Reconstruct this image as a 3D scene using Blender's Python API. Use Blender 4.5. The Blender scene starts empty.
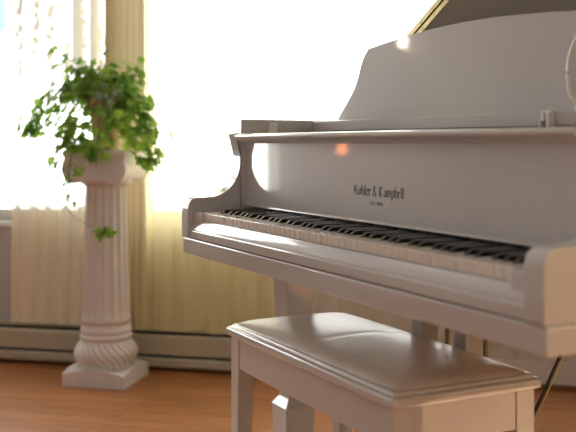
import bpy, bmesh, math, random
from mathutils import Vector, Matrix
random.seed(7)
S = bpy.context.scene
C = bpy.context.collection
PI = math.pi

# ------------------------------------------------------------------ helpers
def link(o, parent=None):
    C.objects.link(o)
    if parent is not None:
        o.parent = parent
    return o

def obj(name, bm, m, parent=None, smooth=False, angle=None):
    me = bpy.data.meshes.new(name)
    bmesh.ops.recalc_face_normals(bm, faces=bm.faces)
    bm.to_mesh(me); bm.free()
    for mm in (m if isinstance(m, (list, tuple)) else [m]):
        me.materials.append(mm)
    if smooth:
        for p in me.polygons: p.use_smooth = True
        if angle:
            me.set_sharp_from_angle(angle=math.radians(angle))
    o = bpy.data.objects.new(name, me)
    if smooth and angle:
        w = o.modifiers.new('weighted_normals', 'WEIGHTED_NORMAL'); w.keep_sharp = True; w.weight = 90
    return link(o, parent)

def tag(o, label, cat, group=None):
    o['label'] = label; o['category'] = cat
    if group: o['group'] = group
    return o

def struct(o):
    o['kind'] = 'structure'
    return o

def empty(name, loc, rz=0):
    o = bpy.data.objects.new(name, None)
    o.empty_display_size = .1
    o.location = loc; o.rotation_euler = (0, 0, rz)
    return link(o)

def box(bm, x0, x1, y0, y1, z0, z1, bev=0, seg=2):
    r = bmesh.ops.create_cube(bm, size=1)
    vs = r['verts']
    for v in vs:
        v.co = Vector(((x0+x1)/2 + v.co.x*(x1-x0), (y0+y1)/2 + v.co.y*(y1-y0), (z0+z1)/2 + v.co.z*(z1-z0)))
    if bev:
        es = list({e for v in vs for e in v.link_edges})
        bmesh.ops.bevel(bm, geom=es, offset=bev, segments=seg, profile=.5, affect='EDGES')
    return bm

def B(*a, **k):
    return box(bmesh.new(), *a, **k)

def prism(bm, pts, axis, a0, a1):
    """closed outline pts (u,v) swept along axis from a0 to a1; axis 'x': (y,z), 'y': (x,z), 'z': (x,y)"""
    def mk(u, v, a):
        return {'x': (a, u, v), 'y': (u, a, v), 'z': (u, v, a)}[axis]
    A = [bm.verts.new(mk(u, v, a0)) for u, v in pts]
    D = [bm.verts.new(mk(u, v, a1)) for u, v in pts]
    n = len(pts)
    fs = [bm.faces.new(A), bm.faces.new(list(reversed(D)))]
    for i in range(n):
        fs.append(bm.faces.new((A[i], D[i], D[(i+1) % n], A[(i+1) % n])))
    return fs

def bevel_rims(bm, off, seg=2, ang=35):
    bmesh.ops.recalc_face_normals(bm, faces=bm.faces)
    es = [e for e in bm.edges if len(e.link_faces) == 2 and e.calc_face_angle(0) > math.radians(ang)]
    bmesh.ops.bevel(bm, geom=es, offset=off, segments=seg, profile=.5, affect='EDGES', clamp_overlap=True)

def lathe(bm, prof, n=32, cx=0, cy=0, rf=None):
    """prof: (r, z); rf(theta, z, r) -> r"""
    rings = []
    for r, z in prof:
        ring = []
        for i in range(n):
            t = 2*PI*i/n
            rr = rf(t, z, r) if rf else r
            ring.append(bm.verts.new((cx+rr*math.cos(t), cy+rr*math.sin(t), z)))
        rings.append(ring)
    for a, b in zip(rings, rings[1:]):
        for i in range(n):
            bm.faces.new((a[i], a[(i+1) % n], b[(i+1) % n], b[i]))
    bm.faces.new(list(reversed(rings[0]))); bm.faces.new(rings[-1])
    return bm

def tube(bm, pts, r, n=8):
    pts = [Vector(p) for p in pts]
    rings = []
    for i, p in enumerate(pts):
        d = (pts[min(i+1, len(pts)-1)] - pts[max(i-1, 0)]).normalized()
        a = d.cross(Vector((0, 0, 1)))
        if a.length < .05: a = d.cross(Vector((1, 0, 0)))
        a.normalize(); b = d.cross(a)
        rr = r[i] if isinstance(r, (list, tuple)) else r
        rings.append([bm.verts.new(p + a*rr*math.cos(2*PI*k/n) + b*rr*math.sin(2*PI*k/n)) for k in range(n)])
    for A, D in zip(rings, rings[1:]):
        for k in range(n):
            bm.faces.new((A[k], A[(k+1) % n], D[(k+1) % n], D[k]))
    bm.faces.new(rings[0]); bm.faces.new(rings[-1])
    return bm

def frustum(bm, cx, cy, levels, bev=.004):
    """square sections (half_x, z) stacked"""
    rings = []
    for h, z in levels:
        rings.append([bm.verts.new((cx+sx*h, cy+sy*h, z)) for sx, sy in ((-1,-1),(1,-1),(1,1),(-1,1))])
    for a, b in zip(rings, rings[1:]):
        for i in range(4):
            bm.faces.new((a[i], a[(i+1) % 4], b[(i+1) % 4], b[i]))
    bm.faces.new(list(reversed(rings[0]))); bm.faces.new(rings[-1])
    if bev:
        bmesh.ops.recalc_face_normals(bm, faces=bm.faces)
        bmesh.ops.bevel(bm, geom=list(bm.edges), offset=bev, segments=2, profile=.5, affect='EDGES', clamp_overlap=True)
    return bm

def catmull(pts, n=6, closed=False):
    out = []
    P = [Vector(p) for p in pts]
    for i in range(len(P)-1):
        p0 = P[max(i-1, 0)]; p1 = P[i]; p2 = P[i+1]; p3 = P[min(i+2, len(P)-1)]
        for k in range(n):
            t = k/n
            out.append(.5*((2*p1)+(p2-p0)*t+(2*p0-5*p1+4*p2-p3)*t*t+(3*p1-p0-3*p2+p3)*t**3))
    out.append(P[-1])
    return out

# ------------------------------------------------------------------ materials
def mat(name, col, rough=.5, coat=0, metal=0, noise=0, nscale=20, bump=0, bscale=60, spec=.5, coat_rough=.03, coat_ior=1.5):
    m = bpy.data.materials.new(name); m.use_nodes = True
    nt = m.node_tree; bs = nt.nodes['Principled BSDF']
    bs.inputs['Base Color'].default_value = (*col, 1)
    bs.inputs['Roughness'].default_value = rough
    bs.inputs['Metallic'].default_value = metal
    bs.inputs['Specular IOR Level'].default_value = spec
    bs.inputs['Coat Weight'].default_value = coat
    bs.inputs['Coat Roughness'].default_value = coat_rough
    bs.inputs['Coat IOR'].default_value = coat_ior
    tc = nt.nodes.new('ShaderNodeTexCoord')
    if noise:
        n = nt.nodes.new('ShaderNodeTexNoise'); n.inputs['Scale'].default_value = nscale; n.inputs['Detail'].default_value = 4
        r = nt.nodes.new('ShaderNodeValToRGB')
        r.color_ramp.elements[0].position = .3; r.color_ramp.elements[1].position = .7
        r.color_ramp.elements[0].color = (*[c*(1-noise) for c in col], 1)
        r.color_ramp.elements[1].color = (*[min(1, c*(1+noise)) for c in col], 1)
        nt.links.new(tc.outputs['Object'], n.inputs['Vector'])
        nt.links.new(n.outputs['Fac'], r.inputs['Fac']); nt.links.new(r.outputs['Color'], bs.inputs['Base Color'])
    if bump:
        n2 = nt.nodes.new('ShaderNodeTexNoise'); n2.inputs['Scale'].default_value = bscale; n2.inputs['Detail'].default_value = 3
        b = nt.nodes.new('ShaderNodeBump'); b.inputs['Strength'].default_value = bump; b.inputs['Distance'].default_value = .002
        nt.links.new(tc.outputs['Object'], n2.inputs['Vector'])
        nt.links.new(n2.outputs['Fac'], b.inputs['Height']); nt.links.new(b.outputs['Normal'], bs.inputs['Normal'])
    return m

M_piano = mat('white_polish', (.585, .585, .57), .35, coat=1.0, coat_ior=1.85, noise=.02, nscale=3)
M_bench = mat('white_lacquer', (.63, .625, .605), .3, coat=1, coat_ior=1.75, noise=.02, nscale=4, coat_rough=.04)
M_leather = mat('pale_leather', (.72, .67, .59), .36, noise=.06, nscale=30, bump=.2, bscale=140, spec=.7, coat=.2, coat_rough=.15)
M_wkey = mat('ivory_key', (.88, .86, .79), .22, coat=.6, noise=.02, nscale=8)
M_bkey = mat('ebony_key', (.008, .008, .012), .14)
M_brass = mat('brass', (.66, .55, .27), .3, metal=1, noise=.1, nscale=40)
M_oldbrass = mat('aged_brass', (.26, .21, .10), .4, metal=.8, noise=.2, nscale=30)
M_cream = mat('cream_polish', (.88, .85, .76), .25, coat=1)
M_dark = mat('dark_steel', (.05, .04, .035), .4, metal=.6)
M_ink = mat('dark_lettering', (.045, .04, .035), .5)
M_felt = mat('dark_felt', (.05, .02, .02), .9)
M_iron = mat('bronze_plate', (.36, .34, .31), .5, metal=.4)
M_sound = mat('spruce_board', (.5, .40, .30), .5, noise=.1, nscale=30)
M_plaster = mat('white_plaster', (.74, .70, .68), .6, noise=.04, nscale=12, bump=.15, bscale=90)
M_pot = mat('tan_clay', (.60, .44, .22), .7, noise=.12, nscale=18, bump=.2)
M_soil = mat('soil', (.05, .035, .025), .95, noise=.3, nscale=60)
M_stem = mat('ivy_stem', (.16, .17, .06), .6)
M_wall = mat('wall_paint', (.50, .485, .485), .7, noise=.015, nscale=6, bump=.05, bscale=200)
M_ceil = mat('ceiling_paint', (.62, .61, .60), .8, noise=.01, nscale=5)
M_trim = mat('white_trim', (.72, .71, .69), .4, noise=.015, nscale=9)
M_heater = mat('cream_enamel', (.47, .43, .32), .4, noise=.02, nscale=7)
M_slot = mat('heater_dark', (.03, .03, .025), .6)
M_wood_trim = mat('brown_wood_trim', (.22, .10, .045), .4, noise=.2, nscale=14)

def leaf_mat(name, c0, c1):
    m = bpy.data.materials.new(name); m.use_nodes = True
    nt = m.node_tree; nt.nodes.remove(nt.nodes['Principled BSDF'])
    out = nt.nodes['Material Output']
    tc = nt.nodes.new('ShaderNodeTexCoord')
    n = nt.nodes.new('ShaderNodeTexNoise'); n.inputs['Scale'].default_value = 16; n.inputs['Detail'].default_value = 3
    r = nt.nodes.new('ShaderNodeValToRGB')
    r.color_ramp.elements[0].position = .36; r.color_ramp.elements[1].position = .66
    r.color_ramp.elements[0].color = (*c0, 1); r.color_ramp.elements[1].color = (*c1, 1)
    nt.links.new(tc.outputs['Object'], n.inputs['Vector']); nt.links.new(n.outputs['Fac'], r.inputs['Fac'])
    p = nt.nodes.new('ShaderNodeBsdfPrincipled'); p.inputs['Roughness'].default_value = .42
    t = nt.nodes.new('ShaderNodeBsdfTranslucent')
    mx = nt.nodes.new('ShaderNodeMixShader'); mx.inputs['Fac'].default_value = .5
    nt.links.new(r.outputs['Color'], p.inputs['Base Color']); nt.links.new(r.outputs['Color'], t.inputs['Color'])
    nt.links.new(p.outputs[0], mx.inputs[1]); nt.links.new(t.outputs[0], mx.inputs[2])
    nt.links.new(mx.outputs[0], out.inputs['Surface'])
    return m
M_leaf = leaf_mat('ivy_green', (.08, .23, .02), (.44, .66, .10))
M_leaf2 = leaf_mat('ivy_variegated', (.16, .32, .12), (.55, .62, .48))

def cloth_mat(name, col, opacity, lace=False, through=.5):
    """sheer cloth: part open weave, part scattering thread"""
    m = bpy.data.materials.new(name); m.use_nodes = True
    nt = m.node_tree; nt.nodes.remove(nt.nodes['Principled BSDF'])
    out = nt.nodes['Material Output']
    d = nt.nodes.new('ShaderNodeBsdfDiffuse'); t = nt.nodes.new('ShaderNodeBsdfTranslucent'); tr = nt.nodes.new('ShaderNodeBsdfTransparent')
    d.inputs['Color'].default_value = (*col, 1); t.inputs['Color'].default_value = (*col, 1)
    mx = nt.nodes.new('ShaderNodeMixShader'); mx.inputs['Fac'].default_value = through
    nt.links.new(d.outputs[0], mx.inputs[1]); nt.links.new(t.outputs[0], mx.inputs[2])
    mo = nt.nodes.new('ShaderNodeMixShader'); mo.inputs['Fac'].default_value = opacity
    nt.links.new(tr.outputs[0], mo.inputs[1]); nt.links.new(mx.outputs[0], mo.inputs[2])
    nt.links.new(mo.outputs[0], out.inputs['Surface'])
    tc = nt.nodes.new('ShaderNodeTexCoord')
    def math_n(op, a, b=None, c=None):
        n = nt.nodes.new('ShaderNodeMath'); n.operation = op
        for i, v in enumerate((a, b, c)):
            if v is None: continue
            if isinstance(v, (int, float)): n.inputs[i].default_value = v
            else: nt.links.new(v, n.inputs[i])
        return n.outputs[0]
    if lace:
        at = nt.nodes.new('ShaderNodeAttribute'); at.attribute_name = 'cloth'   # u = metres across, v = height
        sx = nt.nodes.new('ShaderNodeSeparateXYZ'); nt.links.new(at.outputs['Vector'], sx.inputs[0])
        u, v = sx.outputs[0], sx.outputs[1]
        # embroidered vine columns, 7 cm apart
        def smooth(src, a, b_):
            n = nt.nodes.new('ShaderNodeMapRange'); n.interpolation_type = 'SMOOTHSTEP'
            n.inputs['From Min'].default_value = a; n.inputs['From Max'].default_value = b_
            nt.links.new(src, n.inputs['Value']); return n.outputs['Result']
        ph = math_n('MULTIPLY', math_n('ADD', u, lace[1]), 2*PI/lace[0])
        wob = math_n('MULTIPLY', math_n('SINE', math_n('MULTIPLY', v, 2*PI/.09)), .55)
        c = math_n('COSINE', math_n('ADD', ph, wob))
        band = smooth(c, -.15, .2)
        vor = nt.nodes.new('ShaderNodeTexVoronoi'); vor.inputs['Scale'].default_value = 34
        nt.links.new(at.outputs['Vector'], vor.inputs['Vector'])
        leafy = smooth(vor.outputs['Distance'], .70, .48)
        mot = math_n('MULTIPLY', band, leafy)
        mot = math_n('MULTIPLY', mot, math_n('ADD', math_n('MULTIPLY', smooth(v, .85, 1.35), .30), .45))
        # gathered denser cloth towards the straw curtain, and the close-woven skirt below the sill
        dense = math_n('MULTIPLY', smooth(u, -1.80, -1.74), math_n('ADD', math_n('MULTIPLY', smooth(math_n('SINE', math_n('MULTIPLY', u, 2*PI/.075)), -.6, .2), .66), .06))
        dense = math_n('MULTIPLY', dense, smooth(v, 1.0, 1.3))
        skirt = math_n('MULTIPLY', smooth(v, .74, .57), .8)
        f = math_n('ADD', math_n('ADD', opacity, mot), math_n('ADD', dense, skirt))
        cl = nt.nodes.new('ShaderNodeClamp'); nt.links.new(f, cl.inputs['Value']); cl.inputs['Max'].default_value = .97
        nt.links.new(cl.outputs[0], mo.inputs['Fac'])
    else:
        n = nt.nodes.new('ShaderNodeTexNoise'); n.inputs['Scale'].default_value = 26; n.inputs['Detail'].default_value = 4
        mp = nt.nodes.new('ShaderNodeMapping'); mp.inputs['Scale'].default_value = (1, 1, .25)
        nt.links.new(tc.outputs['Object'], mp.inputs[0]); nt.links.new(mp.outputs[0], n.inputs['Vector'])
        f = math_n('ADD', opacity-.07, math_n('MULTIPLY', n.outputs['Fac'], .12))
        nt.links.new(f, mo.inputs['Fac'])
    return m
M_lace = cloth_mat('cream_lace', (.86, .79, .60), .26, lace=(.0705, 1.964), through=.07)
M_drape = cloth_mat('straw_cloth', (.74, .64, .41), 1.07, through=.09)
M_voile = cloth_mat('thin_voile', (.95, .88, .68), .42, through=.45)
M_sheer = cloth_mat('cream_sheer', (.98, .89, .54), .82, through=.45)

def floor_mat():
    m = bpy.data.materials.new('oak_laminate'); m.use_nodes = True
    nt = m.node_tree; bs = nt.nodes['Principled BSDF']
    tc = nt.nodes.new('ShaderNodeTexCoord')
    br = nt.nodes.new('ShaderNodeTexBrick')
    br.inputs['Scale'].default_value = 1; br.inputs['Brick Width'].default_value = 1.25; br.inputs['Row Height'].default_value = .085
    br.inputs['Mortar Size'].default_value = .0012; br.inputs['Color1'].default_value = (.48, .205, .072, 1); br.inputs['Color2'].default_value = (.39, .16, .054, 1)
    br.inputs['Mortar'].default_value = (.10, .04, .018, 1); br.offset = .37
    mp = nt.nodes.new('ShaderNodeMapping'); mp.inputs['Scale'].default_value = (1.3, 22, 1)
    nz = nt.nodes.new('ShaderNodeTexNoise'); nz.inputs['Scale'].default_value = 3; nz.inputs['Detail'].default_value = 6; nz.inputs['Distortion'].default_value = .4
    rp = nt.nodes.new('ShaderNodeValToRGB'); rp.color_ramp.elements[0].position = .32; rp.color_ramp.elements[1].position = .7
    rp.color_ramp.elements[0].color = (.62, .58, .55, 1); rp.color_ramp.elements[1].color = (1.15, 1.12, 1.1, 1)
    mu = nt.nodes.new('ShaderNodeMix'); mu.data_type = 'RGBA'; mu.blend_type = 'MULTIPLY'; mu.inputs['Factor'].default_value = 1
    nt.links.new(tc.outputs['Object'], br.inputs['Vector']); nt.links.new(tc.outputs['Object'], mp.inputs[0]); nt.links.new(mp.outputs[0], nz.inputs['Vector'])
    nt.links.new(nz.outputs['Fac'], rp.inputs['Fac'])
    nt.links.new(br.outputs['Color'], mu.inputs['A']); nt.links.new(rp.outputs['Color'], mu.inputs['B'])
    nt.links.new(mu.outputs['Result'], bs.inputs['Base Color'])
    bs.inputs['Roughness'].default_value = .38; bs.inputs['Specular IOR Level'].default_value = .4
    return m
M_floor = floor_mat()

def glass_mat():
    m = bpy.data.materials.new('window_glass'); m.use_nodes = True
    nt = m.node_tree; nt.nodes.remove(nt.nodes['Principled BSDF'])
    tr = nt.nodes.new('ShaderNodeBsdfTransparent'); g = nt.nodes.new('ShaderNodeBsdfGlossy'); g.inputs['Roughness'].default_value = .02
    tr.inputs['Color'].default_value = (.97, .985, .98, 1)
    fr = nt.nodes.new('ShaderNodeFresnel'); fr.inputs['IOR'].default_value = 1.25
    mx = nt.nodes.new('ShaderNodeMixShader')
    ge = nt.nodes.new('ShaderNodeNewGeometry'); su = nt.nodes.new('ShaderNodeMath'); su.operation = 'SUBTRACT'; su.use_clamp = True
    nt.links.new(fr.outputs[0], su.inputs[0]); nt.links.new(ge.outputs['Backfacing'], su.inputs[1])   # one reflection per pane
    nt.links.new(su.outputs[0], mx.inputs['Fac']); nt.links.new(tr.outputs[0], mx.inputs[1]); nt.links.new(g.outputs[0], mx.inputs[2])
    nt.links.new(mx.outputs[0], nt.nodes['Material Output'].inputs['Surface'])
    return m
M_glass = glass_mat()

def glow_mat(name, col, s):
    m = bpy.data.materials.new(name); m.use_nodes = True
    bs = m.node_tree.nodes['Principled BSDF']
    bs.inputs['Base Color'].default_value = (*col, 1)
    bs.inputs['Emission Color'].default_value = (*col, 1); bs.inputs['Emission Strength'].default_value = s
    return m

# ------------------------------------------------------------------ room (back wall along x at y = 3.70)
XL, XR, YF, YB, H = -4.0, 2.5, -2.3, 3.70, 2.45
WX0, WX1, WZ0, WZ1 = -3.66, .35, .585, 2.08           # window in the back wall
RY0, RY1, RZ0, RZ1 = -1.5, 1.7, .55, 2.05            # window in the right wall
LY0, LY1 = -1.7, 1.2                                  # unseen window added to the left wall as fill light
struct(obj('floor', B(XL-.15, XR+.15, YF-.15, YB+.15, -.1, 0), M_floor))
struct(obj('ceiling', B(XL-.15, XR+.15, YF-.15, YB+.15, H, H+.1), M_ceil))
def holed_wall(name, axis, a0, a1, t0, t1, h0, h1, z0, z1):
    bm = bmesh.new()
    def bx(p0, p1, q0, q1):
        if axis == 'x': box(bm, p0, p1, t0, t1, q0, q1)
        else: box(bm, t0, t1, p0, p1, q0, q1)
    bx(a0, h0, 0, H); bx(h1, a1, 0, H); bx(h0, h1, 0, z0); bx(h0, h1, z1, H)
    return struct(obj(name, bm, M_wall))
holed_wall('wall_back', 'x', XL, XR, YB, YB+.15, WX0, WX1, WZ0, WZ1)
holed_wall('wall_right', 'y', YF, YB, XR, XR+.15, RY0, RY1, RZ0, RZ1)
holed_wall('wall_left', 'y', YF, YB, XL-.15, XL, LY0, LY1, RZ0, RZ1)
struct(obj('wall_front', B(XL-.15, XR+.15, YF-.15, YF, 0, H), M_wall))

# window_1: frame, sill, panes
w1 = struct(empty('window_1', ((WX0+WX1)/2, YB, WZ0)))
def wpart(name, bm, m, root):
    o = obj(name, bm, m, root)
    o.matrix_parent_inverse = Matrix.Translation(-root.location) if root.rotation_euler.z == 0 else root.matrix_basis.inverted()
    return o
bm = bmesh.new()
box(bm, WX0, WX1, 3.75, 3.82, WZ1-.05, WZ1); box(bm, WX0, WX0+.05, 3.75, 3.82, WZ0, WZ1); box(bm, WX1-.05, WX1, 3.75, 3.82, WZ0, WZ1)
box(bm, WX0, WX1, 3.75, 3.82, WZ0, WZ0+.05)
wpart('frame', bm, M_trim, w1)
for mxx in (-2.55, -1.46):
    wpart('mullion', B(mxx-.03, mxx+.03, 3.755, 3.815, WZ0+.05, WZ1-.05, bev=.004), M_trim, w1)
xs = [WX0+.05, -2.58, -2.52, -1.49, -1.43, WX1-.05]
for i in range(0, 6, 2):
    wpart('pane', B(xs[i], xs[i+1], 3.782, 3.788, WZ0+.05, WZ1-.05), M_glass, w1)
wpart('sill', B(WX0-.04, WX1+.04, 3.685, 3.76, WZ0-.022, WZ0, bev=.004), M_trim, w1)
def side_window(name, xw, sgn, y0, y1):
    w = struct(empty(name, (xw, (y0+y1)/2, RZ0)))
    def X(a, b): return (xw+sgn*a, xw+sgn*b) if sgn > 0 else (xw-b, xw-a)
    bm = bmesh.new()
    for a, b_, c_, d_ in ((y0, y1, RZ0, RZ0+.05), (y0, y1, RZ1-.05, RZ1), (y0, y0+.05, RZ0, RZ1), (y1-.05, y1, RZ0, RZ1)):
        box(bm, *X(.05, .11), a, b_, c_, d_)
    wpart('frame', bm, M_trim, w)
    for k in range(1, 3):
        yy = y0 + (y1-y0)*k/3
        wpart('mullion', B(*X(.055, .105), yy-.025, yy+.025, RZ0+.05, RZ1-.05), M_trim, w)
    wpart('pane', B(*X(.077, .083), y0+.05, y1-.05, RZ0+.05, RZ1-.05), M_glass, w)
side_window('window_2', XR, 1, RY0, RY1)
side_window('fill_window', XL, -1, LY0, LY1)  # added out of view to light the front faces of the piano

# baseboard and wood strip right of the heater
struct(obj('baseboard_back', B(-.86, XR, YB-.018, YB, 0, .105, bev=.004), M_trim))
struct(obj('trim_1', B(-.86, XR, YB-.034, YB-.018, 0, .018, bev=.004), M_wood_trim))
struct(obj('baseboard_left', B(XL, XL+.015, YF, YB-.1, 0, .105, bev=.004), M_trim))

# electric baseboard heater along the back wall
ht = empty('baseboard_heater', (-1.95, YB-.04, 0))
tag(ht, 'long cream metal baseboard heater running along the wall under the curtains', 'heater')
def hp(name, bm, m):
    o = obj(name, bm, m, ht); o.matrix_parent_inverse = Matrix.Translation(-ht.location); return o
hx0, hx1 = -3.7, -.87
hp('back_panel', B(hx0, hx1, YB-.02, YB-.002, .0, .160), M_slot)
bm = bmesh.new()
prism(bm, [(YB-.075, .066), (YB-.075, .136), (YB-.07, .143), (YB-.062, .146), (YB-.062, .140), (YB-.068, .134), (YB-.068, .066)], 'x', hx0, hx1)
hp('front_cover', bm, M_heater)
bm = bmesh.new()
prism(bm, [(YB-.002, .161), (YB-.04, .159), (YB-.044, .155), (YB-.038, .153), (YB-.002, .155)], 'x', hx0, hx1)
hp('top_lip', bm, M_heater)
bm = bmesh.new()
prism(bm, [(YB-.01, .014), (YB-.072, .014), (YB-.078, .022), (YB-.078, .046), (YB-.07, .054), (YB-.01, .054)], 'x', hx0, hx1)
hp('lower_rail', bm, M_heater)
hp('fin_core', B(hx0+.03, hx1-.03, YB-.055, YB-.02, .056, .13), M_slot)
for x0, x1 in ((hx0, hx0+.02), (hx1-.02, hx1)):
    hp('end_cap', B(x0, x1, YB-.08, YB-.001, 0, .162, bev=.003), M_heater)

# ------------------------------------------------------------------ curtains
def curtain(name, x0, x1, y, z0, z1, folds, depth, m, flare=0, seed=0, hem=0, top_bias=0):
    rnd = random.Random(seed)
    nx, nz = max(40, int((x1-x0)*260)), 60
    ph = [rnd.uniform(0, 6.28) for _ in range(4)]
    bm = bmesh.new(); lay = bm.verts.layers.float_vector.new('cloth')
    grid = []
    for j in range(nz+1):
        v = j/nz; z = z0 + (z1-z0)*v; row = []
        for i in range(nx+1):
            u = i/nx
            amp = depth*(.75+.25*math.sin(2.1*v+ph[0]))
            w = 2*PI*folds*(u + .025*math.sin(5*u+ph[1]) + .012*math.sin(2.3*v+9*u+ph[2]))
            yy = y + amp*(math.sin(w)+.3*math.sin(2.3*w+ph[3]))
            xx = x0 + (x1-x0)*u + flare*(1-v)**2*(2*u-1) + .35*amp*math.cos(w)
            zz = z + hem*(1-v)*math.sin(3*w*.21+ph[1])
            vt = bm.verts.new((xx, yy, zz)); vt[lay] = (x0+(x1-x0)*u*1.0, z, 0)
            row.append(vt)
        grid.append(row)
    for a, b in zip(grid, grid[1:]):
        for i in range(nx):
            bm.faces.new((a[i], a[i+1], b[i+1], b[i]))
    return obj(name, bm, m, smooth=True)
tag(curtain('lace_curtain', -2.0, -1.53, 3.642, .168, 2.2, 6, .009, M_lace, flare=.01, seed=3),
    'cream lace curtain with leafy vertical bands hanging behind the plant pedestal at far left', 'curtain')
tag(curtain('straw_curtain', -1.567, -1.40, 3.603, .168, 2.2, 6, .012, M_drape, flare=.006, seed=5),
    'gathered straw coloured opaque curtain panel behind the potted ivy', 'curtain')
tag(curtain('sheer_curtain', -1.395, -.865, 3.625, .166, 2.2, 5, .012, M_sheer, flare=.012, seed=8, hem=.004),
    'pale cream sheer curtain between the fluted pedestal and the piano, glowing white above the sill', 'curtain')

o = curtain('straw_curtain', -3.96, -3.74, 3.61, .168, 2.2, 4, .016, M_drape, flare=.006, seed=11)
tag(o, 'gathered straw coloured curtain in the far left corner, mirrored in the fallboard', 'curtain')
o = curtain('sheer_curtain', -.855, .28, 3.64, .112, 2.2, 9, .012, M_voile, flare=.0, seed=15)
tag(o, 'pale cream sheer curtain hanging behind the piano, showing between bench and keyboard', 'curtain')
# small lamps on the left wall, mirrored in the piano
sc_ = empty('sconce', (XL, 3.47, 1.50))
tag(sc_, 'small glowing glass sconce on the left wall, mirrored in the music desk', 'lamp')
bm = lathe(bmesh.new(), [(.028, -.02), (.034, 0), (.034, .01), (.02, .018)], 24)
o = obj('back_plate', bm, M_brass, sc_, smooth=True, angle=40); o.rotation_euler = (0, PI/2, 0)
bm = tube(bmesh.new(), [(.01, 0, 0), (.05, 0, -.012), (.075, 0, .01), (.075, 0, .04)], .006, 10); obj('arm', bm, M_brass, sc_, smooth=True)
bm = lathe(bmesh.new(), [(.018, .035), (.030, .045), (.038, .075), (.034, .105), (.018, .12)], 24, .075, 0)
obj('glass_shade', bm, glow_mat('warm_glass', (1, .9, .75), 9), sc_, smooth=True, angle=60)
nl = empty('night_light', (XL, 3.48, .86))
tag(nl, 'amber night light on the left wall, an orange spot mirrored in the fallboard', 'lamp')
obj('plug_body', B(.0, .028, -.022, .022, -.05, -.01, bev=.004), M_trim, nl)
bm = lathe(bmesh.new(), [(.012, -.012), (.024, -.005), (.028, .03), (.02, .055), (.006, .062)], 20, .026, 0)
obj('amber_shade', bm, glow_mat('amber_glass', (1, .32, .08), 5), nl, smooth=True, angle=60)

# ------------------------------------------------------------------ fluted pedestal
PCX, PCY = -1.4935, 3.447
ped = empty('fluted_pedestal', (PCX, PCY, 0))
tag(ped, 'white plaster fluted pedestal with scrolled capital and square base holding the ivy', 'pedestal')
hw = .125
bm = bmesh.new()     # plinth with arched top edges
n = 14
grid = []
for j in range(n+1):
    row = []
    for i in range(n+1):
        u, v = 2*i/n-1, 2*j/n-1
        z = .047 + .017*max((1-u*u)*(abs(v)**1.5), (1-v*v)*(abs(u)**1.5), (1-u*u)*(1-v*v))
        row.append(bm.verts.new((u*hw, v*hw, z)))
    grid.append(row)
for a, b in zip(grid, grid[1:]):
    for i in range(n): bm.faces.new((a[i], a[i+1], b[i+1], b[i]))
rim = [grid[0][i] for i in range(n)] + [grid[i][n] for i in range(n)] + [grid[n][n-i] for i in range(n)] + [grid[n-i][0] for i in range(n)]
low = [bm.verts.new((v.co.x*1.01, v.co.y*1.01, 0)) for v in rim]
for i in range(len(rim)):
    k = (i+1) % len(rim); bm.faces.new((rim[i], rim[k], low[k], low[i]))
bm.faces.new(low)
obj('plinth', bm, M_plaster, ped, smooth=True, angle=40)
bm = bmesh.new()
prof = [(.085, .05), (.112, .06)] + [(.094+.026*math.sin(PI*(k/16)**.9), .065+.095*k/16) for k in range(1, 17)] + [(.094, .165), (.090, .17)]
lathe(bm, prof, 192, rf=lambda t, z, r: r + (.0042*math.cos(26*(t + (z-.06)*7.5)) if .066 < z < .158 else 0))
obj('twisted_base', bm, M_plaster, ped, smooth=True)
bm = bmesh.new()
prof = [(.09, .16), (.099, .168), (.103, .175), (.099, .183), (.095, .186), (.097, .192), (.100, .199), (.097, .207), (.093, .212), (.094, .222), (.092, .234)]
lathe(bm, prof, 64)
obj('ring_moulding', bm, M_plaster, ped, smooth=True)
bm = bmesh.new()
def flute(t, z, r):
    k = min(1, max(0, (z-.245)/.02))*min(1, max(0, (.762-z)/.02))
    c = abs(math.sin(8*t+.3))
    return r - .0125*k*(c**.6)
prof = [(.0935, .225), (.0935, .242)] + [(.0935-.0135*((q/30)**1.1), .245+.52*q/30) for q in range(31)] + [(.0795, .775)]
lathe(bm, prof, 200, rf=flute)
obj('shaft', bm, M_plaster, ped, smooth=True)
# capital with two scroll rolls
cap = obj('capital', B(-.127, .127, -.127, .127, .868, .893, bev=.006), M_plaster, ped)
bm = bmesh.new()
lathe(bm, [(.082, .755), (.095, .765), (.1, .775), (.108, .80), (.112, .83), (.112, .87)], 48)
obj('echinus', bm, M_plaster, cap, smooth=True, angle=50)
bm = bmesh.new(); box(bm, -.085, .085, -.1205, .1205, .770, .87, bev=.008); box(bm, -.1235, .1235, -.1185, .1185, .822, .872, bev=.004)
obj('block', bm, M_plaster, cap)
for s in (-1, 1):
    bm = bmesh.new()
    ny = 20; rings = []
    for j in range(ny+1):
        v = 2*j/ny-1; r = .053 - .006*math.cos(v*PI/2)**2 + (.003 if abs(v) > .93 else 0)
        ring = []
        for i in range(36):
            t = 2*PI*i/36
            ring.append(bm.verts.new((s*.078 + r*math.cos(t)*.92, v*.122, .822 + r*math.sin(t))))
        rings.append(ring)
    for a, b in zip(rings, rings[1:]):
        for i in range(36): bm.faces.new((a[i], a[(i+1) % 36], b[(i+1) % 36], b[i]))
    bm.faces.new(rings[0]); bm.faces.new(rings[-1])
    vol = obj('volute', bm, M_plaster, ped, smooth=True, angle=50)
    for sy in (-1, 1):       # raised spiral on both ends
        bm = bmesh.new(); pts = []
        for q in range(46):
            a = q/45*2*PI*2.1; r = .047*(1-.78*q/45)
            pts.append((s*(.078 + r*math.cos(a+PI/2)*.92), sy*.1225, .822 + r*math.sin(a+PI/2)))
        tube(bm, pts, .0042, 6)
        obj('spiral', bm, M_plaster, vol, smooth=True)

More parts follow.
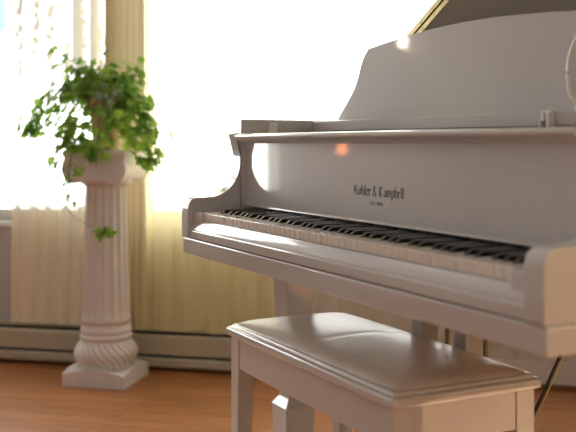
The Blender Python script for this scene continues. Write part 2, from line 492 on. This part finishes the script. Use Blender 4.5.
# ------------------------------------------------------------------ potted ivy
PZ = .893
ivy = empty('potted_ivy', (PCX, PCY, PZ+.0008))
tag(ivy, 'trailing green ivy in a tan clay pot standing on the white fluted pedestal', 'plant')
bm = bmesh.new()
lathe(bm, [(.046, 0), (.05, .002), (.066, .17), (.073, .172), (.075, .205), (.069, .207), (.066, .19), (.06, .18)], 40)
obj('pot', bm, M_pot, ivy, smooth=True, angle=45)
bm = bmesh.new(); lathe(bm, [(.058, .176), (.063, .186), (.04, .192), (.005, .194)], 24)
obj('soil', bm, M_soil, ivy, smooth=True)
leafbm, leaf2bm, stembm = bmesh.new(), bmesh.new(), bmesh.new()
LEAF = [(0, 0), (.22, -.12), (.48, .02), (.36, .28), (.52, .55), (.24, .58), (0, 1.05), (-.24, .58), (-.52, .55), (-.36, .28), (-.48, .02), (-.22, -.12)]
rl = random.Random(21)
def leaf(p, size, out, bmx):
    """ivy leaf hanging at p, blade facing roughly 'out'"""
    nrm = (Vector(out).normalized() + Vector((rl.uniform(-.7, .7), rl.uniform(-.7, .7), rl.uniform(-.2, .9)))).normalized()
    tip = Vector((rl.uniform(-.8, .8), rl.uniform(-.5, .5), rl.uniform(-1.1, .1)))
    tip = (tip - nrm*tip.dot(nrm)).normalized(); side = nrm.cross(tip)
    vs = []
    mid = bmx.verts.new(p + tip*size*.38 + nrm*size*.10)
    for x, y in LEAF:
        vs.append(bmx.verts.new(p + side*x*size + tip*y*size - nrm*(abs(x)*.22+ .12*y*y)*size))
    for i in range(len(vs)):
        bmx.faces.new((vs[i], vs[(i+1) % len(vs)], mid))
def stem(end, rise, n, spread=.02, sz=(.032, .050), start=None, pale=0, t0=.18):
    a = Vector(start or (rl.uniform(-.035, .035), rl.uniform(-.035, .035), .188)); e = Vector(end)
    m1 = a.lerp(e, .3) + Vector((0, 0, rise)); m2 = a.lerp(e, .72) + Vector((0, 0, rise*.75))
    pts = []
    for k in range(17):
        t = k/16; u = 1-t
        pts.append(a*u**3 + m1*3*u*u*t + m2*3*u*t*t + e*t**3)
    tube(stembm, pts, [.0024-.0012*k/16 for k in range(17)], 5)
    for k in range(n):
        t = t0 + (1-t0)*(k+rl.random()*.7)/n
        t = min(t, 1); f = t*16; i = min(int(f), 15); p = pts[i].lerp(pts[i+1], f-i)
        q = p + Vector((rl.gauss(0, spread), rl.gauss(0, spread), rl.gauss(0, spread)))
        tube(stembm, [p, p.lerp(q, .5)+Vector((0, 0, .003)), q], .0009, 4)
        out = Vector((q.x, q.y-.08, .05))
        leaf(q, rl.uniform(*sz), out, leaf2bm if rl.random() < pale else leafbm)
# (x, y, z) ends relative to the pot base on the capital; y is depth towards (-) or away from (+) the room
ENDS = [   # end, rise, leaves, where the leaves begin
 # upright sprays
 ((-.185, -.02, .375), .05, 9, .3), ((-.165, .02, .31), .06, 10, .3), ((-.20, .0, .33), .06, 8, .3), ((-.02, .02, .39), .03, 7, .3), ((-.075, -.05, .345), .04, 8, .2), ((.0, -.03, .30), .05, 8, .2),
 ((.125, .03, .32), .06, 7, .4), ((.14, .0, .28), .06, 6, .5), ((.05, -.04, .27), .06, 7, .2), ((-.11, -.06, .29), .06, 10, .2),
 # left mass
 ((-.17, -.05, .16), .12, 14, .2), ((-.145, -.06, .10), .14, 14, .3), ((-.20, .02, .13), .12, 13, .2), ((-.165, .06, .20), .10, 12, .2), ((-.125, -.09, .16), .11, 12, .2),
 ((-.185, -.03, .23), .08, 11, .2), ((-.15, .05, .26), .06, 10, .2), ((-.155, -.06, .04), .17, 14, .5),
 # far left clump
 ((-.305, -.05, .10), .15, 17, .3), ((-.315, -.02, .075), .17, 16, .5), ((-.29, -.04, .10), .13, 14, .3), ((-.275, .0, .175), .09, 11, .3), ((-.25, -.03, .12), .12, 12, .3),
 # right mass
 ((.15, -.05, .17), .11, 14, .2), ((.165, -.03, .10), .14, 15, .3), ((.135, -.07, .03), .16, 16, .4), ((.175, .02, .03), .16, 15, .4), ((.15, .06, .15), .11, 12, .2),
 ((.215, -.04, -.02), .17, 16, .4), ((.16, -.08, -.045), .18, 16, .4), ((.225, -.02, .04), .14, 12, .4), ((.12, -.05, .12), .12, 12, .3),
 # over the front of the capital
 ((-.10, -.14, .02), .12, 8, .72), ((-.06, -.15, .0), .12, 7, .8), ((-.02, -.155, -.01), .11, 6, .85), ((.03, -.15, .0), .11, 6, .82), ((.085, -.15, .03), .12, 9, .6),
 ((-.13, -.15, -.01), .14, 10, .6), ((-.135, -.155, -.08), .15, 11, .6), ((.03, -.158, -.06), .13, 5, .88),
 # crown over the pot
 ((.0, -.05, .23), .07, 9, .2), ((.03, -.07, .21), .07, 9, .2), ((-.05, -.07, .21), .07, 9, .2), ((.06, -.08, .18), .08, 9, .2), ((-.05, .08, .22), .07, 9, .2), ((.06, .08, .22), .07, 9, .2), ((-.08, -.06, .17), .09, 9, .2),
]
for e, r, nn, t0 in ENDS:
    stem(e, r, nn, t0=t0)
for c, k, sp_ in (((-.31, -.04, .095), 15, .028), ((-.325, -.03, .07), 8, .02), ((-.27, -.03, .10), 8, .03), ((-.18, -.02, .37), 5, .016), ((-.16, -.04, .13), 9, .035), ((.21, -.04, -.01), 6, .02), ((.16, -.05, .0), 9, .03), ((.15, -.03, .08), 8, .03)):
    for _ in range(k):
        q = Vector(c) + Vector((rl.gauss(0, sp_), rl.gauss(0, sp_), rl.gauss(0, sp_)))
        tube(stembm, [Vector(c), q], .0009, 4)
        leaf(q, rl.uniform(.034, .05), (q.x, q.y-.1, .05), leafbm)
stem((.055, -.10, .19), .08, 8, pale=.9, sz=(.034, .048), t0=.45); stem((.035, -.1, .17), .09, 6, pale=.9, t0=.5)
# long trailers down the shaft
stem((-.095, -.16, -.215), .16, 15, t0=.45, spread=.01, sz=(.02, .03))
pts = [Vector(p) for p in ((-.095, -.16, -.215), (-.07, -.14, -.25), (-.02, -.128, -.282), (.035, -.122, -.298))]
tube(stembm, pts, .001, 5)
for p in ((.022, -.12, -.292), (.040, -.122, -.300), (.052, -.116, -.314), (.030, -.122, -.306)):
    leaf(Vector(p), .042, (0, -1, .3), leafbm)
def push_out(c):
    """nearest point outside a rounded box around the capital, or outside the shaft"""
    x, y, z = c
    if z > -.15:
        f = (abs(x)/.153)**8 + (abs(y)/.153)**8 + (abs(z+.066)/.080)**8
        if 1e-9 < f < 1:
            k = f**(-1/8)
            if z > -.03 and abs(x) < .11 and abs(y) < .11: return Vector((x, y, .0142))
            return Vector((x*k, y*k, -.066+(z+.066)*k))
    elif math.hypot(x, y) < .106:
        h = max(1e-4, math.hypot(x, y)); return Vector((x/h*.106, y/h*.106, z))
    return Vector(c)
for v in stembm.verts: v.co = push_out(v.co)
for bm_ in (leafbm, leaf2bm):
    bm_.verts.ensure_lookup_table(); k = len(LEAF)+1
    for i in range(0, len(bm_.verts), k):
        vs = [bm_.verts[j] for j in range(i, i+k)]
        for _ in range(6):
            d = max((push_out(v.co)-v.co for v in vs), key=lambda q: q.length)
            if d.length < 1e-5: break
            for v in vs: v.co += d*1.05
obj('stems', stembm, M_stem, ivy, smooth=True)
obj('foliage', leafbm, M_leaf, ivy)
o = obj('variegated_foliage', leaf2bm, M_leaf2, ivy); o['label'] = 'paler grey green variegated leaves'

# ------------------------------------------------------------------ grand piano (x along the keys, y into the case)
PO = (-.83678, 2.44304, 0); PA = math.radians(-50.69)
L = 1.418
piano = empty('grand_piano', PO, PA)
tag(piano, 'white polished grand piano with raised lid, open keyboard and blackletter name on the fallboard', 'piano')
P = lambda name, bm, **k: obj(name, bm, M_piano, piano, **k)
ZB = .6255
# case rim outline (plan)
half = [(L, .150), (L, .52), (1.405, .66), (1.36, .80), (1.26, .93), (1.10, 1.04), (.96, 1.12), (.84, 1.23), (.74, 1.34), (.60, 1.43), (.42, 1.47), (.24, 1.455), (.10, 1.39), (.025, 1.29), (0, 1.16)]
outer = [Vector((0, .150, 0)), Vector((L, .150, 0))] + [v for v in catmull([(x, y, 0) for x, y in half[1:]], 5)]
outer2 = [(v.x, v.y) for v in outer]
def inset(pts, d):
    n = len(pts); out = []
    for i in range(n):
        a = Vector(pts[i-1]); b = Vector(pts[i]); c = Vector(pts[(i+1) % n])
        e1 = (b-a).normalized(); e2 = (c-b).normalized()
        n1 = Vector((-e1.y, e1.x)); n2 = Vector((-e2.y, e2.x)); m = (n1+n2).normalized()
        k = max(.5, m.dot(n1)); q = b + m*d/k
        out.append((q.x, q.y))
    return out
inner2 = inset(outer2, .05)
bm = bmesh.new()     # rim: open at the front (skip the front segment)
Z0, Z1 = .6672, .985
ov = [[bm.verts.new((x, y, z)) for x, y in outer2] for z in (Z0, Z1)]
iv = [[bm.verts.new((x, (.150 if i < 2 else y), z)) for i, (x, y) in enumerate(inner2)] for z in (Z0, Z1)]
N = len(outer2)
for i in range(1, N):
    k = (i+1) % N
    bm.faces.new((ov[0][i], ov[0][k], ov[1][k], ov[1][i])); bm.faces.new((iv[0][i], iv[1][i], iv[1][k], iv[0][k]))
    bm.faces.new((ov[1][i], ov[1][k], iv[1][k], iv[1][i])); bm.faces.new((ov[0][i], iv[0][i], iv[0][k], ov[0][k]))
for i in (0, 1):
    bm.faces.new((ov[0][i], ov[1][i], iv[1][i], iv[0][i]))
bevel_rims(bm, .003, 2, 60)
P('case', bm, smooth=True, angle=35)
bm = bmesh.new(); prism(bm, [p for p in inset(outer2, .045) if True], 'z', .669, .685); P('bottom_board', bm)
sb = [(x, max(y, .62)) for x, y in inset(outer2, .048)]
bm = bmesh.new(); prism(bm, sb, 'z', .80, .81); obj('soundboard', bm, M_sound, piano)
bm = bmesh.new(); prism(bm, [(x, max(y, .62)) for x, y in inset(outer2, .075)], 'z', .86, .872); obj('iron_plate', bm, M_iron, piano)
# keybed (two boards with a groove)
bm = bmesh.new(); box(bm, 0, L, 0, .62, ZB, .6665, bev=.003); P('keybed', bm)
bm = bmesh.new(); box(bm, .004, L-.004, .003, .60, .6675, .690, bev=.0035, seg=3); P('key_frame_rail', bm)
XI0, XI1 = .047, L-.042
bm = bmesh.new()
prism(bm, [(.0065, .689), (.0065, .693), (.008, .697), (.0105, .7025), (.0135, .708), (.0165, .7125), (.0192, .7155), (.0205, .7155), (.0205, .689)], 'x', XI0, XI1)
P('keyslip', bm, smooth=True, angle=50)
# arms
prof = [(-.002, .668), (-.004, .675), (-.004, .745), (-.0015, .757), (.004, .767), (.012, .773), (.024, .7745), (.05, .775), (.075, .777), (.094, .783), (.112, .7935), (.127, .809), (.139, .829), (.146, .85), (.149, .868), (.1485, .886), (.145, .905), (.1395, .923), (.133, .938), (.131, .947)]
sm = [(v.x, v.y) for v in catmull([(a, b, 0) for a, b in prof[2:]], 3)]
full = prof[:2] + sm + [(.1495, .947), (.1495, .668)]
for x0, x1 in ((0, XI0), (XI1, L)):
    bm = bmesh.new(); prism(bm, full, 'x', x0, x1); bevel_rims(bm, .0035, 2, 60)
    P('arm', bm, smooth=True, angle=30)
# key blocks
XK = .1015
KW = 1.2245/52
for x0, x1 in ((XI0, XK-.001), (XK+1.2245+.001, XI1)):
    P('key_block', B(x0, x1, .012, .168, .69, .737, bev=.004, seg=3), smooth=True, angle=40)
# keys
ZK = .7365
def white_key():
    bm = bmesh.new()
    box(bm, -KW/2+.0009, KW/2-.0009, .0215, .17, ZK-.021, ZK, bev=.0018)
    return bm
wk = obj('white_key', white_key(), M_wkey, piano)
wk.location.x = XK + KW/2
for i in range(1, 52):
    o = wk.copy(); link(o); o.parent = piano; o.location.x = XK + KW*(i+.5)
def black_key():
    bm = bmesh.new()
    b = [(-.0066, .057), (.0066, .057), (.0066, .17), (-.0066, .17)]
    t = [(-.0052, .0715), (.0052, .0715), (.0048, .17), (-.0048, .17)]
    lo = [bm.verts.new((x, y, ZK-.002)) for x, y in b]; hi = [bm.verts.new((x, y, ZK+.0090)) for x, y in t]
    bm.faces.new(lo[::-1]); bm.faces.new(hi)
    for i in range(4): bm.faces.new((lo[i], lo[(i+1) % 4], hi[(i+1) % 4], hi[i]))
    bmesh.ops.bevel(bm, geom=[e for e in bm.edges if min(v.co.z for v in e.verts) > ZK], offset=.0016, segments=2, profile=.5, affect='EDGES')
    return bm
bk = None
off = {0: .0, 2: -.002, 3: .002, 5: -.003, 6: 0, }
for i in range(51):
    # white index 0 = A; names A B C D E F G
    nm = 'ABCDEFG'[i % 7]
    if nm in 'BE': continue
    dx = {'A': .002, 'C': -.002, 'D': .002, 'F': -.003, 'G': 0}[nm]
    x = XK + KW*(i+1) + dx
    if bk is None:
        bk = obj('black_key', black_key(), M_bkey, piano); bk.location.x = x
    else:
        o = bk.copy(); link(o); o.parent = piano; o.location.x = x
obj('key_felt', B(XI0, XI1, .160, .175, .728, ZK+.002), M_felt, piano)
# fallboard with lettering
bm = bmesh.new()
prism(bm, [(.1655, .930), (.1655, .790), (.1655, .776), (.1655, .756), (.1652, .7525), (.164, .750), (.1655, .7485), (.186, .7485), (.186, .930)], 'x', XI0, XI1)
fb = P('fallboard', bm, smooth=True, angle=40)

def blackletter(text, width, height, cx, z0, y):
    """broad-nib pen strokes, one slanted nib swept along each stroke"""
    X = 1.0; A = 1.55
    G = {
     'K': (1.0, [[(.22, 1.5), (.18, .1), (.05, .0)], [(.22, 1.5), (.0, 1.35)], [(.3, .8), (.55, 1.15), (.85, 1.5)], [(.35, .85), (.6, .7), (.72, .15), (.95, .05)], [(.1, 1.1), (.1, .4)]]),
     'o': (.62, [[(.12, .85), (.12, .15), (.3, .0)], [(.12, .85), (.32, 1.0), (.5, .85), (.5, .15), (.3, .0)]]),
     'h': (.66, [[(.12, 1.55), (.12, .05)], [(.12, .8), (.35, 1.0), (.52, .85), (.52, .2), (.4, -.15)]]),
     'l': (.34, [[(.14, 1.55), (.14, .12), (.28, .0)]]),
     'e': (.56, [[(.12, .85), (.12, .15), (.3, .0), (.46, .12)], [(.12, .85), (.3, 1.0), (.46, .8), (.14, .5)]]),
     'r': (.48, [[(.12, 1.0), (.12, .1), (.24, .0)], [(.14, .82), (.3, 1.0), (.44, .85)]]),
     '&': (.9, [[(.75, .0), (.2, 1.2), (.35, 1.5), (.52, 1.3), (.12, .45), (.2, .05), (.45, .0), (.75, .55)]]),
     'C': (.95, [[(.75, 1.25), (.45, 1.5), (.15, 1.2), (.12, .4), (.4, .0), (.78, .2)], [(.4, 1.45), (.4, .1)]]),
     'a': (.62, [[(.14, .88), (.32, 1.0), (.48, .85), (.48, .1), (.58, .0)], [(.48, .55), (.16, .42), (.14, .12), (.3, .0), (.48, .15)]]),
     'm': (.95, [[(.12, 1.0), (.12, .05)], [(.12, .82), (.3, 1.0), (.44, .85), (.44, .05)], [(.44, .82), (.62, 1.0), (.78, .85), (.78, .1), (.88, .0)]]),
     'p': (.64, [[(.14, 1.0), (.14, -.45)], [(.14, .82), (.35, 1.0), (.52, .85), (.52, .15), (.32, .0), (.14, .12)]]),
     'b': (.62, [[(.12, 1.55), (.12, .12), (.3, .0), (.5, .15), (.5, .82), (.3, 1.0), (.14, .82)]]),
     ' ': (.38, []),
     'E': (.7, [[(.12, 1.5), (.12, .0)], [(.12, 1.45), (.55, 1.45)], [(.12, .78), (.45, .78)], [(.12, .05), (.55, .05)]]),
     'S': (.7, [[(.55, 1.3), (.3, 1.5), (.1, 1.15), (.55, .45), (.35, .0), (.1, .2)]]),
     'T': (.7, [[(.05, 1.45), (.6, 1.45)], [(.32, 1.45), (.32, .0)]]),
     '.': (.3, [[(.1, .08), (.16, .0)]]),
     '1': (.45, [[(.1, 1.2), (.25, 1.5), (.25, .0)]]),
     '8': (.7, [[(.32, .8), (.12, 1.15), (.32, 1.5), (.52, 1.15), (.32, .8), (.08, .4), (.32, .0), (.56, .4), (.32, .8)]]),
     '9': (.7, [[(.55, 1.1), (.3, .75), (.1, 1.1), (.3, 1.5), (.55, 1.1), (.45, .4), (.15, .0)]]),
     '6': (.7, [[(.5, 1.5), (.2, .9), (.1, .4), (.3, .0), (.55, .4), (.3, .75), (.12, .45)]]),
    }
    tot = sum(G[c][0] for c in text)
    sx = width/tot; sz = height/1.5
    nb = (.20*math.cos(math.radians(38)), .17*math.sin(math.radians(38)))
    bm = bmesh.new(); px = 0
    for c in text:
        w, strokes = G[c]
        for st in strokes:
            for (a, b), (c2, d) in zip(st, st[1:]):
                quad = [(a-nb[0]/2, b-nb[1]/2), (a+nb[0]/2, b+nb[1]/2), (c2+nb[0]/2, d+nb[1]/2), (c2-nb[0]/2, d-nb[1]/2)]
                pp = [(cx - width/2 + (px+u)*sx, z0 + v*sz) for u, v in quad]
                prism(bm, pp, 'y', y-.0004, y+.0002)
        px += w
    return bm
obj('lettering', blackletter('Kohler & Campbell', .197, .0215, L/2+.014, .8075, .1655), M_ink, fb)
obj('lettering', blackletter('EST. 1896', .052, .0075, L/2+.009, .788, .1655), M_ink, fb)
# front rail above the fallboard
bm = bmesh.new()
prism(bm, [(.1215, .9425), (.1185, .940), (.118, .936), (.121, .932), (.127, .9275), (.133, .922), (.145, .919), (.33, .919), (.33, .9445), (.124, .9445)], 'x', .078, L-.074)
P('front_rail', bm, smooth=True, angle=50)
o = obj('side_block', B(XI0, XI0+.012, .232, .256, .9445, .976, bev=.002), M_cream, piano)
# music tray and desk
P('music_tray', B(XI0+.004, XI1-.004, .368, .60, .9525, .981, bev=.002))
left = [(.143, .981), (.146, .988), (.156, .998), (.18, 1.017), (.208, 1.041), (.230, 1.062), (.247, 1.085), (.259, 1.108), (.269, 1.128), (.282, 1.146), (.303, 1.165)]
top = [(.303, 1.165), (.39, 1.1735), (.473, 1.180), (.60, 1.187), (L/2, 1.189)]
ls = [(v.x, v.y) for v in catmull([(a, b, 0) for a, b in left], 3)] + [(v.x, v.y) for v in catmull([(a, b, 0) for a, b in top], 4)][1:]
rs = [(L-a, b) for a, b in reversed(ls[:-1])]
bm = bmesh.new(); prism(bm, ls+rs, 'y', .398, .416); bevel_rims(bm, .004, 3, 60)
desk = P('music_desk', bm, smooth=True, angle=30)
bm = bmesh.new()
tube(bm, catmull([(x+.016, y, z) for x, y, z in ((1.085, .384, 1.15), (1.058, .384, 1.118), (1.04, .384, 1.085), (1.034, .384, 1.05), (1.040, .384, 1.015), (1.054, .386, .995), (1.05, .388, .983))], 5), .0045, 8)
o = obj('desk_arc', bm, M_cream, desk, smooth=True); o['label'] = 'thin curved cream arc in front of the music desk'  # unidentified pale arc, modelled as a curved cream rod
bm = bmesh.new()
box(bm, .998, 1.004, .357, .368, .950, .966, bev=.001); box(bm, 1.003, 1.013, .357, .368, .962, .980, bev=.001); box(bm, 1.020, 1.030, .355, .368, .950, .979, bev=.001)
box(bm, 1.003, 1.03, .36, .375, .976, .9825, bev=.001)
M_pale = mat('pale_gloss', (.88, .88, .88), .2, coat=1)
o = obj('tray_bars', bm, M_pale, piano); o['label'] = 'small pale white bars on the music tray'  # unidentified pale marks, modelled as small glossy white bars
# lid raised about the bass-side hinge line
lid = empty('lid_pivot_tmp', (0, 0, 0)); bpy.data.objects.remove(lid)
ang = math.radians(29.3)
lp = [(x, y) for x, y in outer2]
LY = .488
lidpts = [(-.004, LY), (L+.01, LY)] + [(x + (.01 if x > .7 else -.004), y+.01) for x, y in outer2[2:]]
lidpts = [p for i, p in enumerate(lidpts) if i < 2 or p[1] > LY+.02]
bm = bmesh.new(); prism(bm, lidpts, 'z', 0, .016); bevel_rims(bm, .002, 2, 60)
lo = P('lid', bm, smooth=True, angle=30)
lo.location = (.042, 0, .986); lo.rotation_euler = (0, -ang, 0)
obj('lid_flap', B(-.004, L+.008, LY+.002, LY+.34, .0185, .0345, bev=.002), M_piano, lo)
for z0, z1 in ((.001, .0155), (.0185, .033)):
    bm = bmesh.new(); box(bm, .0, L, LY-.004, LY+.0005, z0, z1)
    for k in range(24):
        xx = .03 + k*(L-.06)/23
        tube(bm, [(xx, LY-.0035, (z0+z1)/2), (xx, LY-.0055, (z0+z1)/2)], .0022, 8)
    obj('hinge_leaf', bm, M_brass, lo)
bm = bmesh.new(); tube(bm, [(.0, LY-.004, .017), (L, LY-.004, .017)], .0022, 8); obj('hinge_pin', bm, M_dark, lo)
# lid prop from the treble rim
bm = bmesh.new()
top_x = 1.2; ltop = (.012 + top_x*math.cos(ang), .80, .987 + top_x*math.sin(ang))
tube(bm, [(1.335, .70, .975), ltop], .010, 10)
P('lid_prop', bm, smooth=True)
# legs
for cx, cy in ((.078, .295), (L-.078, .295), (.55, 1.22)):
    bm = frustum(bmesh.new(), cx, cy, [(.041, .045), (.044, .185), (.046, .196), (.029, .222), (.030, .26), (.0445, .60), (.049, .6255), (.049, .6675)], bev=.002)
    lg = P('leg', bm)
    bm = frustum(bmesh.new(), cx, cy, [(.03, .0375), (.034, .05)], bev=.002)
    obj('ferrule', bm, M_brass, lg)
    bm = bmesh.new()
    tube(bm, [(cx-.012, cy, .0225), (cx+.012, cy, .0225)], .0225, 20)
    box(bm, cx-.018, cx+.018, cy-.008, cy+.008, .022, .042)
    obj('caster', bm, M_brass, lg, smooth=True, angle=40)
# pedal lyre
P('lyre_head', B(.51, .81, .37, .46, .585, .632, bev=.004))
for x0 in (.531, .694):
    P('lyre_post', B(x0, x0+.047, .380, .424, .115, .60, bev=.004))
pb = P('pedal_box', B(.525, .80, .376, .47, .05, .125, bev=.006))
for k in (-1, 0, 1):
    bm = bmesh.new()
    cx = .6625 + k*.062
    prism(bm, [(cx+u, v+.078) for u, v in ((-.011, .30), (-.013, .24), (-.021, .19), (-.017, .165), (0, .155), (.017, .165), (.021, .19), (.013, .24), (.011, .30))], 'z', .062, .070)
    bevel_rims(bm, .002, 2, 60)
    obj('pedal', bm, M_brass, pb)
for xx in (.577, .648, .72):
    bm = bmesh.new(); tube(bm, [(xx, .45, .11), (xx, .45, .63)], .0055, 10); obj('trap_rod', bm, M_oldbrass, piano, smooth=True)
for xx in (.755,):
    bm = bmesh.new(); tube(bm, [(xx, .415, .085), (xx, .772, .645)], .004, 10); o = obj('lyre_brace', bm, M_dark, piano, smooth=True); o['label'] = 'dark metal diagonal lyre brace'
    bm = bmesh.new(); tube(bm, [(xx+.007, .42, .085), (xx+.007, .777, .645)], .002, 8); obj('brace_wire', bm, M_brass, o, smooth=True)

# ------------------------------------------------------------------ piano bench
bx0, bx1, by0, by1 = .235, .998, .022, .372
cosA, sinA = math.cos(PA), math.sin(PA)
bcx, bcy = (bx0+bx1)/2, (by0+by1)/2
bench = empty('piano_bench', (PO[0]+bcx*cosA-bcy*sinA, PO[1]+bcx*sinA+bcy*cosA, 0), PA)
tag(bench, 'white lacquered piano bench with padded pale leather top, pushed under the keyboard', 'bench')
hx, hy = (bx1-bx0)/2, (by1-by0)/2
def rrect(hx, hy, r, n=8):
    out = []
    for cx, cy, a0 in ((hx-r, -hy+r, -PI/2), (hx-r, hy-r, 0), (-hx+r, hy-r, PI/2), (-hx+r, -hy+r, PI)):
        for k in range(n+1):
            a = a0 + PI/2*k/n; out.append((cx+r*math.cos(a), cy+r*math.sin(a)))
    return out
def slab(levels, r0):
    bm = bmesh.new(); rings = []
    for ins, z in levels:
        rings.append([bm.verts.new((x, y, z)) for x, y in rrect(hx-ins, hy-ins, max(.004, r0-ins*.3))])
    n = len(rings[0])
    for a, b in zip(rings, rings[1:]):
        for i in range(n): bm.faces.new((a[i], a[(i+1) % n], b[(i+1) % n], b[i]))
    bm.faces.new(rings[0][::-1]); bm.faces.new(rings[-1])
    return bm
obj('top_frame', slab([(.006, .4435), (.001, .446), (0, .45), (0, .459), (.002, .4625), (.006, .4645), (.011, .465), (.0125, .468), (.014, .4705), (.019, .472), (.03, .472)], .012), M_bench, bench, smooth=True, angle=45)
# cushion: puffed leather with a shallow cross seam
bm = bmesh.new()
nx, ny = 90, 44; cxh, cyh = hx-.018, hy-.018
grid = []
for j in range(ny+1):
    row = []
    for i in range(nx+1):
        u, v = 2*i/nx-1, 2*j/ny-1
        u2 = math.copysign(1-(1-abs(u))**1.6, u) if abs(u) > 0 else 0
        v2 = math.copysign(1-(1-abs(v))**1.4, v) if abs(v) > 0 else 0
        x, y = u2*cxh, v2*cyh
        # pull corners in a little
        x *= 1-.012*v2**6; y *= 1-.03*u2**6
        ex, ey = (cxh-abs(x)), (cyh-abs(y))
        e = 1-math.exp(-max(0, ex)/.016); f = 1-math.exp(-max(0, ey)/.016)
        z = .471 + .014*e*f + .010*(1-u2**2)*(1-v2**2)
        z -= .004*math.exp(-((x+.02)/.005)**2)
        row.append(bm.verts.new((x, y, z)))
    grid.append(row)
for a, b in zip(grid, grid[1:]):
    for i in range(nx): bm.faces.new((a[i], a[i+1], b[i+1], b[i]))
obj('cushion', bm, M_leather, bench, smooth=True)
lgx, lgy = hx-.014, hy-.012
lw = .045
for s in (-1, 1):
    obj('apron', B(-lgx+lw-.002, lgx-lw+.002, s*(lgy-.013)-.010, s*(lgy-.013)+.010, .366, .4445, bev=.002), M_bench, bench)
    obj('apron', B(s*(lgx-.013)-.010, s*(lgx-.013)+.010, -lgy+lw-.002, lgy-lw+.002, .366, .4445, bev=.002), M_bench, bench)
    for t in (-1, 1):
        bm = bmesh.new()
        rings = []
        for w, z in ((.030, 0), (.0305, .02), (lw, .36), (lw, .4445)):
            x0 = s*lgx; x1 = s*(lgx-w); y0 = t*lgy; y1 = t*(lgy-w)
            rings.append([bm.verts.new(c) for c in ((x0, y0, z), (x1, y0, z), (x1, y1, z), (x0, y1, z))])
        for a, b in zip(rings, rings[1:]):
            for i in range(4): bm.faces.new((a[i], a[(i+1) % 4], b[(i+1) % 4], b[i]))
        bm.faces.new(rings[0]); bm.faces.new(rings[-1])
        bmesh.ops.recalc_face_normals(bm, faces=bm.faces)
        bmesh.ops.bevel(bm, geom=list(bm.edges), offset=.002, segments=2, profile=.5, affect='EDGES')
        obj('leg', bm, M_bench, bench)

# ------------------------------------------------------------------ light and sky
W = bpy.data.worlds.new('World'); S.world = W; W.use_nodes = True
nt = W.node_tree; bg = nt.nodes['Background']
tc = nt.nodes.new('ShaderNodeTexCoord'); sp = nt.nodes.new('ShaderNodeSeparateXYZ'); nt.links.new(tc.outputs['Generated'], sp.inputs[0])
def mr(src, a, b):
    n = nt.nodes.new('ShaderNodeMapRange'); n.interpolation_type = 'SMOOTHSTEP'
    n.inputs['From Min'].default_value = a; n.inputs['From Max'].default_value = b
    nt.links.new(src, n.inputs['Value']); return n.outputs['Result']
def mixc(fac, A, Bc):
    n = nt.nodes.new('ShaderNodeMix'); n.data_type = 'RGBA'; nt.links.new(fac, n.inputs['Factor'])
    for s, v in (('A', A), ('B', Bc)):
        if isinstance(v, tuple): n.inputs[s].default_value = (*v, 1)
        else: nt.links.new(v, n.inputs[s])
    return n.outputs['Result']
mul = nt.nodes.new('ShaderNodeMath'); mul.operation = 'MULTIPLY'
nt.links.new(mr(sp.outputs[2], .085, .115), mul.inputs[0])          # small blue gap in the cloud, up and to the left
nt.links.new(mr(sp.outputs[0], -.41, -.50), mul.inputs[1])
gap = mul
for src, a_, b_ in ((sp.outputs[2], .24, .18), (sp.outputs[0], -.64, -.56)):
    m2 = nt.nodes.new('ShaderNodeMath'); m2.operation = 'MULTIPLY'
    nt.links.new(gap.outputs[0], m2.inputs[0]); nt.links.new(mr(src, a_, b_), m2.inputs[1]); gap = m2
shade = mixc(mr(sp.outputs[1], .12, -.25), (6.0, 6.0, 6.1), (.2, .21, .24))   # brighter towards the back of the house
cloud = mixc(mr(sp.outputs[0], .3, .8), shade, (2.3, 1.75, 1.1))   # warm low sun side on the right
sky = mixc(gap.outputs[0], cloud, (.42, .95, 1.15))
nt.links.new(sky, bg.inputs['Color']); bg.inputs['Strength'].default_value = 1.0

def portal(name, loc, rot, sx, sy):
    l = bpy.data.lights.new(name, 'AREA'); l.shape = 'RECTANGLE'; l.size = sx; l.size_y = sy
    l.cycles.is_portal = True
    o = bpy.data.objects.new(name, l); o.location = loc; o.rotation_euler = rot; link(o)
portal('window_daylight', ((WX0+WX1)/2, 3.83, (WZ0+WZ1)/2), (-PI/2, 0, 0), WX1-WX0, WZ1-WZ0)
portal('fill_window_daylight', (XL-.13, (LY0+LY1)/2, (RZ0+RZ1)/2), (0, -PI/2, 0), RZ1-RZ0, LY1-LY0)  # portal of the added fill opening on the left
portal('side_window_daylight', (XR+.13, (RY0+RY1)/2, (RZ0+RZ1)/2), (0, PI/2, 0), RZ1-RZ0, RY1-RY0)

sl = bpy.data.lights.new('low_sun', 'SUN'); sl.energy = 12; sl.color = (1, .84, .62); sl.angle = math.radians(2)
so = bpy.data.objects.new('low_sun', sl); link(so); so.location = (6, -1, 5)
so.rotation_euler = Vector((-1, .12, -.92)).to_track_quat('-Z', 'Y').to_euler()
# ------------------------------------------------------------------ camera
cd = bpy.data.cameras.new('camera'); cam = bpy.data.objects.new('camera', cd); link(cam)
cam.location = (0, 0, .92); cam.rotation_euler = (PI/2, 0, math.radians(12.6))
cd.sensor_width = 36; cd.lens = 950/576*36; cd.shift_y = -(216-143)/576
cd.dof.use_dof = True; cd.dof.focus_distance = 2.25; cd.dof.aperture_fstop = 3.2
cd.clip_start = .05
S.camera = cam
S.view_settings.view_transform = 'Standard'; S.view_settings.look = 'None'
S.view_settings.gamma = 1; S.view_settings.use_curve_mapping = False
S.view_settings.exposure = 0.13
S.cycles.max_bounces = 10; S.cycles.diffuse_bounces = 5; S.cycles.transparent_max_bounces = 16
S.cycles.caustics_reflective = False; S.cycles.caustics_refractive = False
S.cycles.sample_clamp_indirect = 6
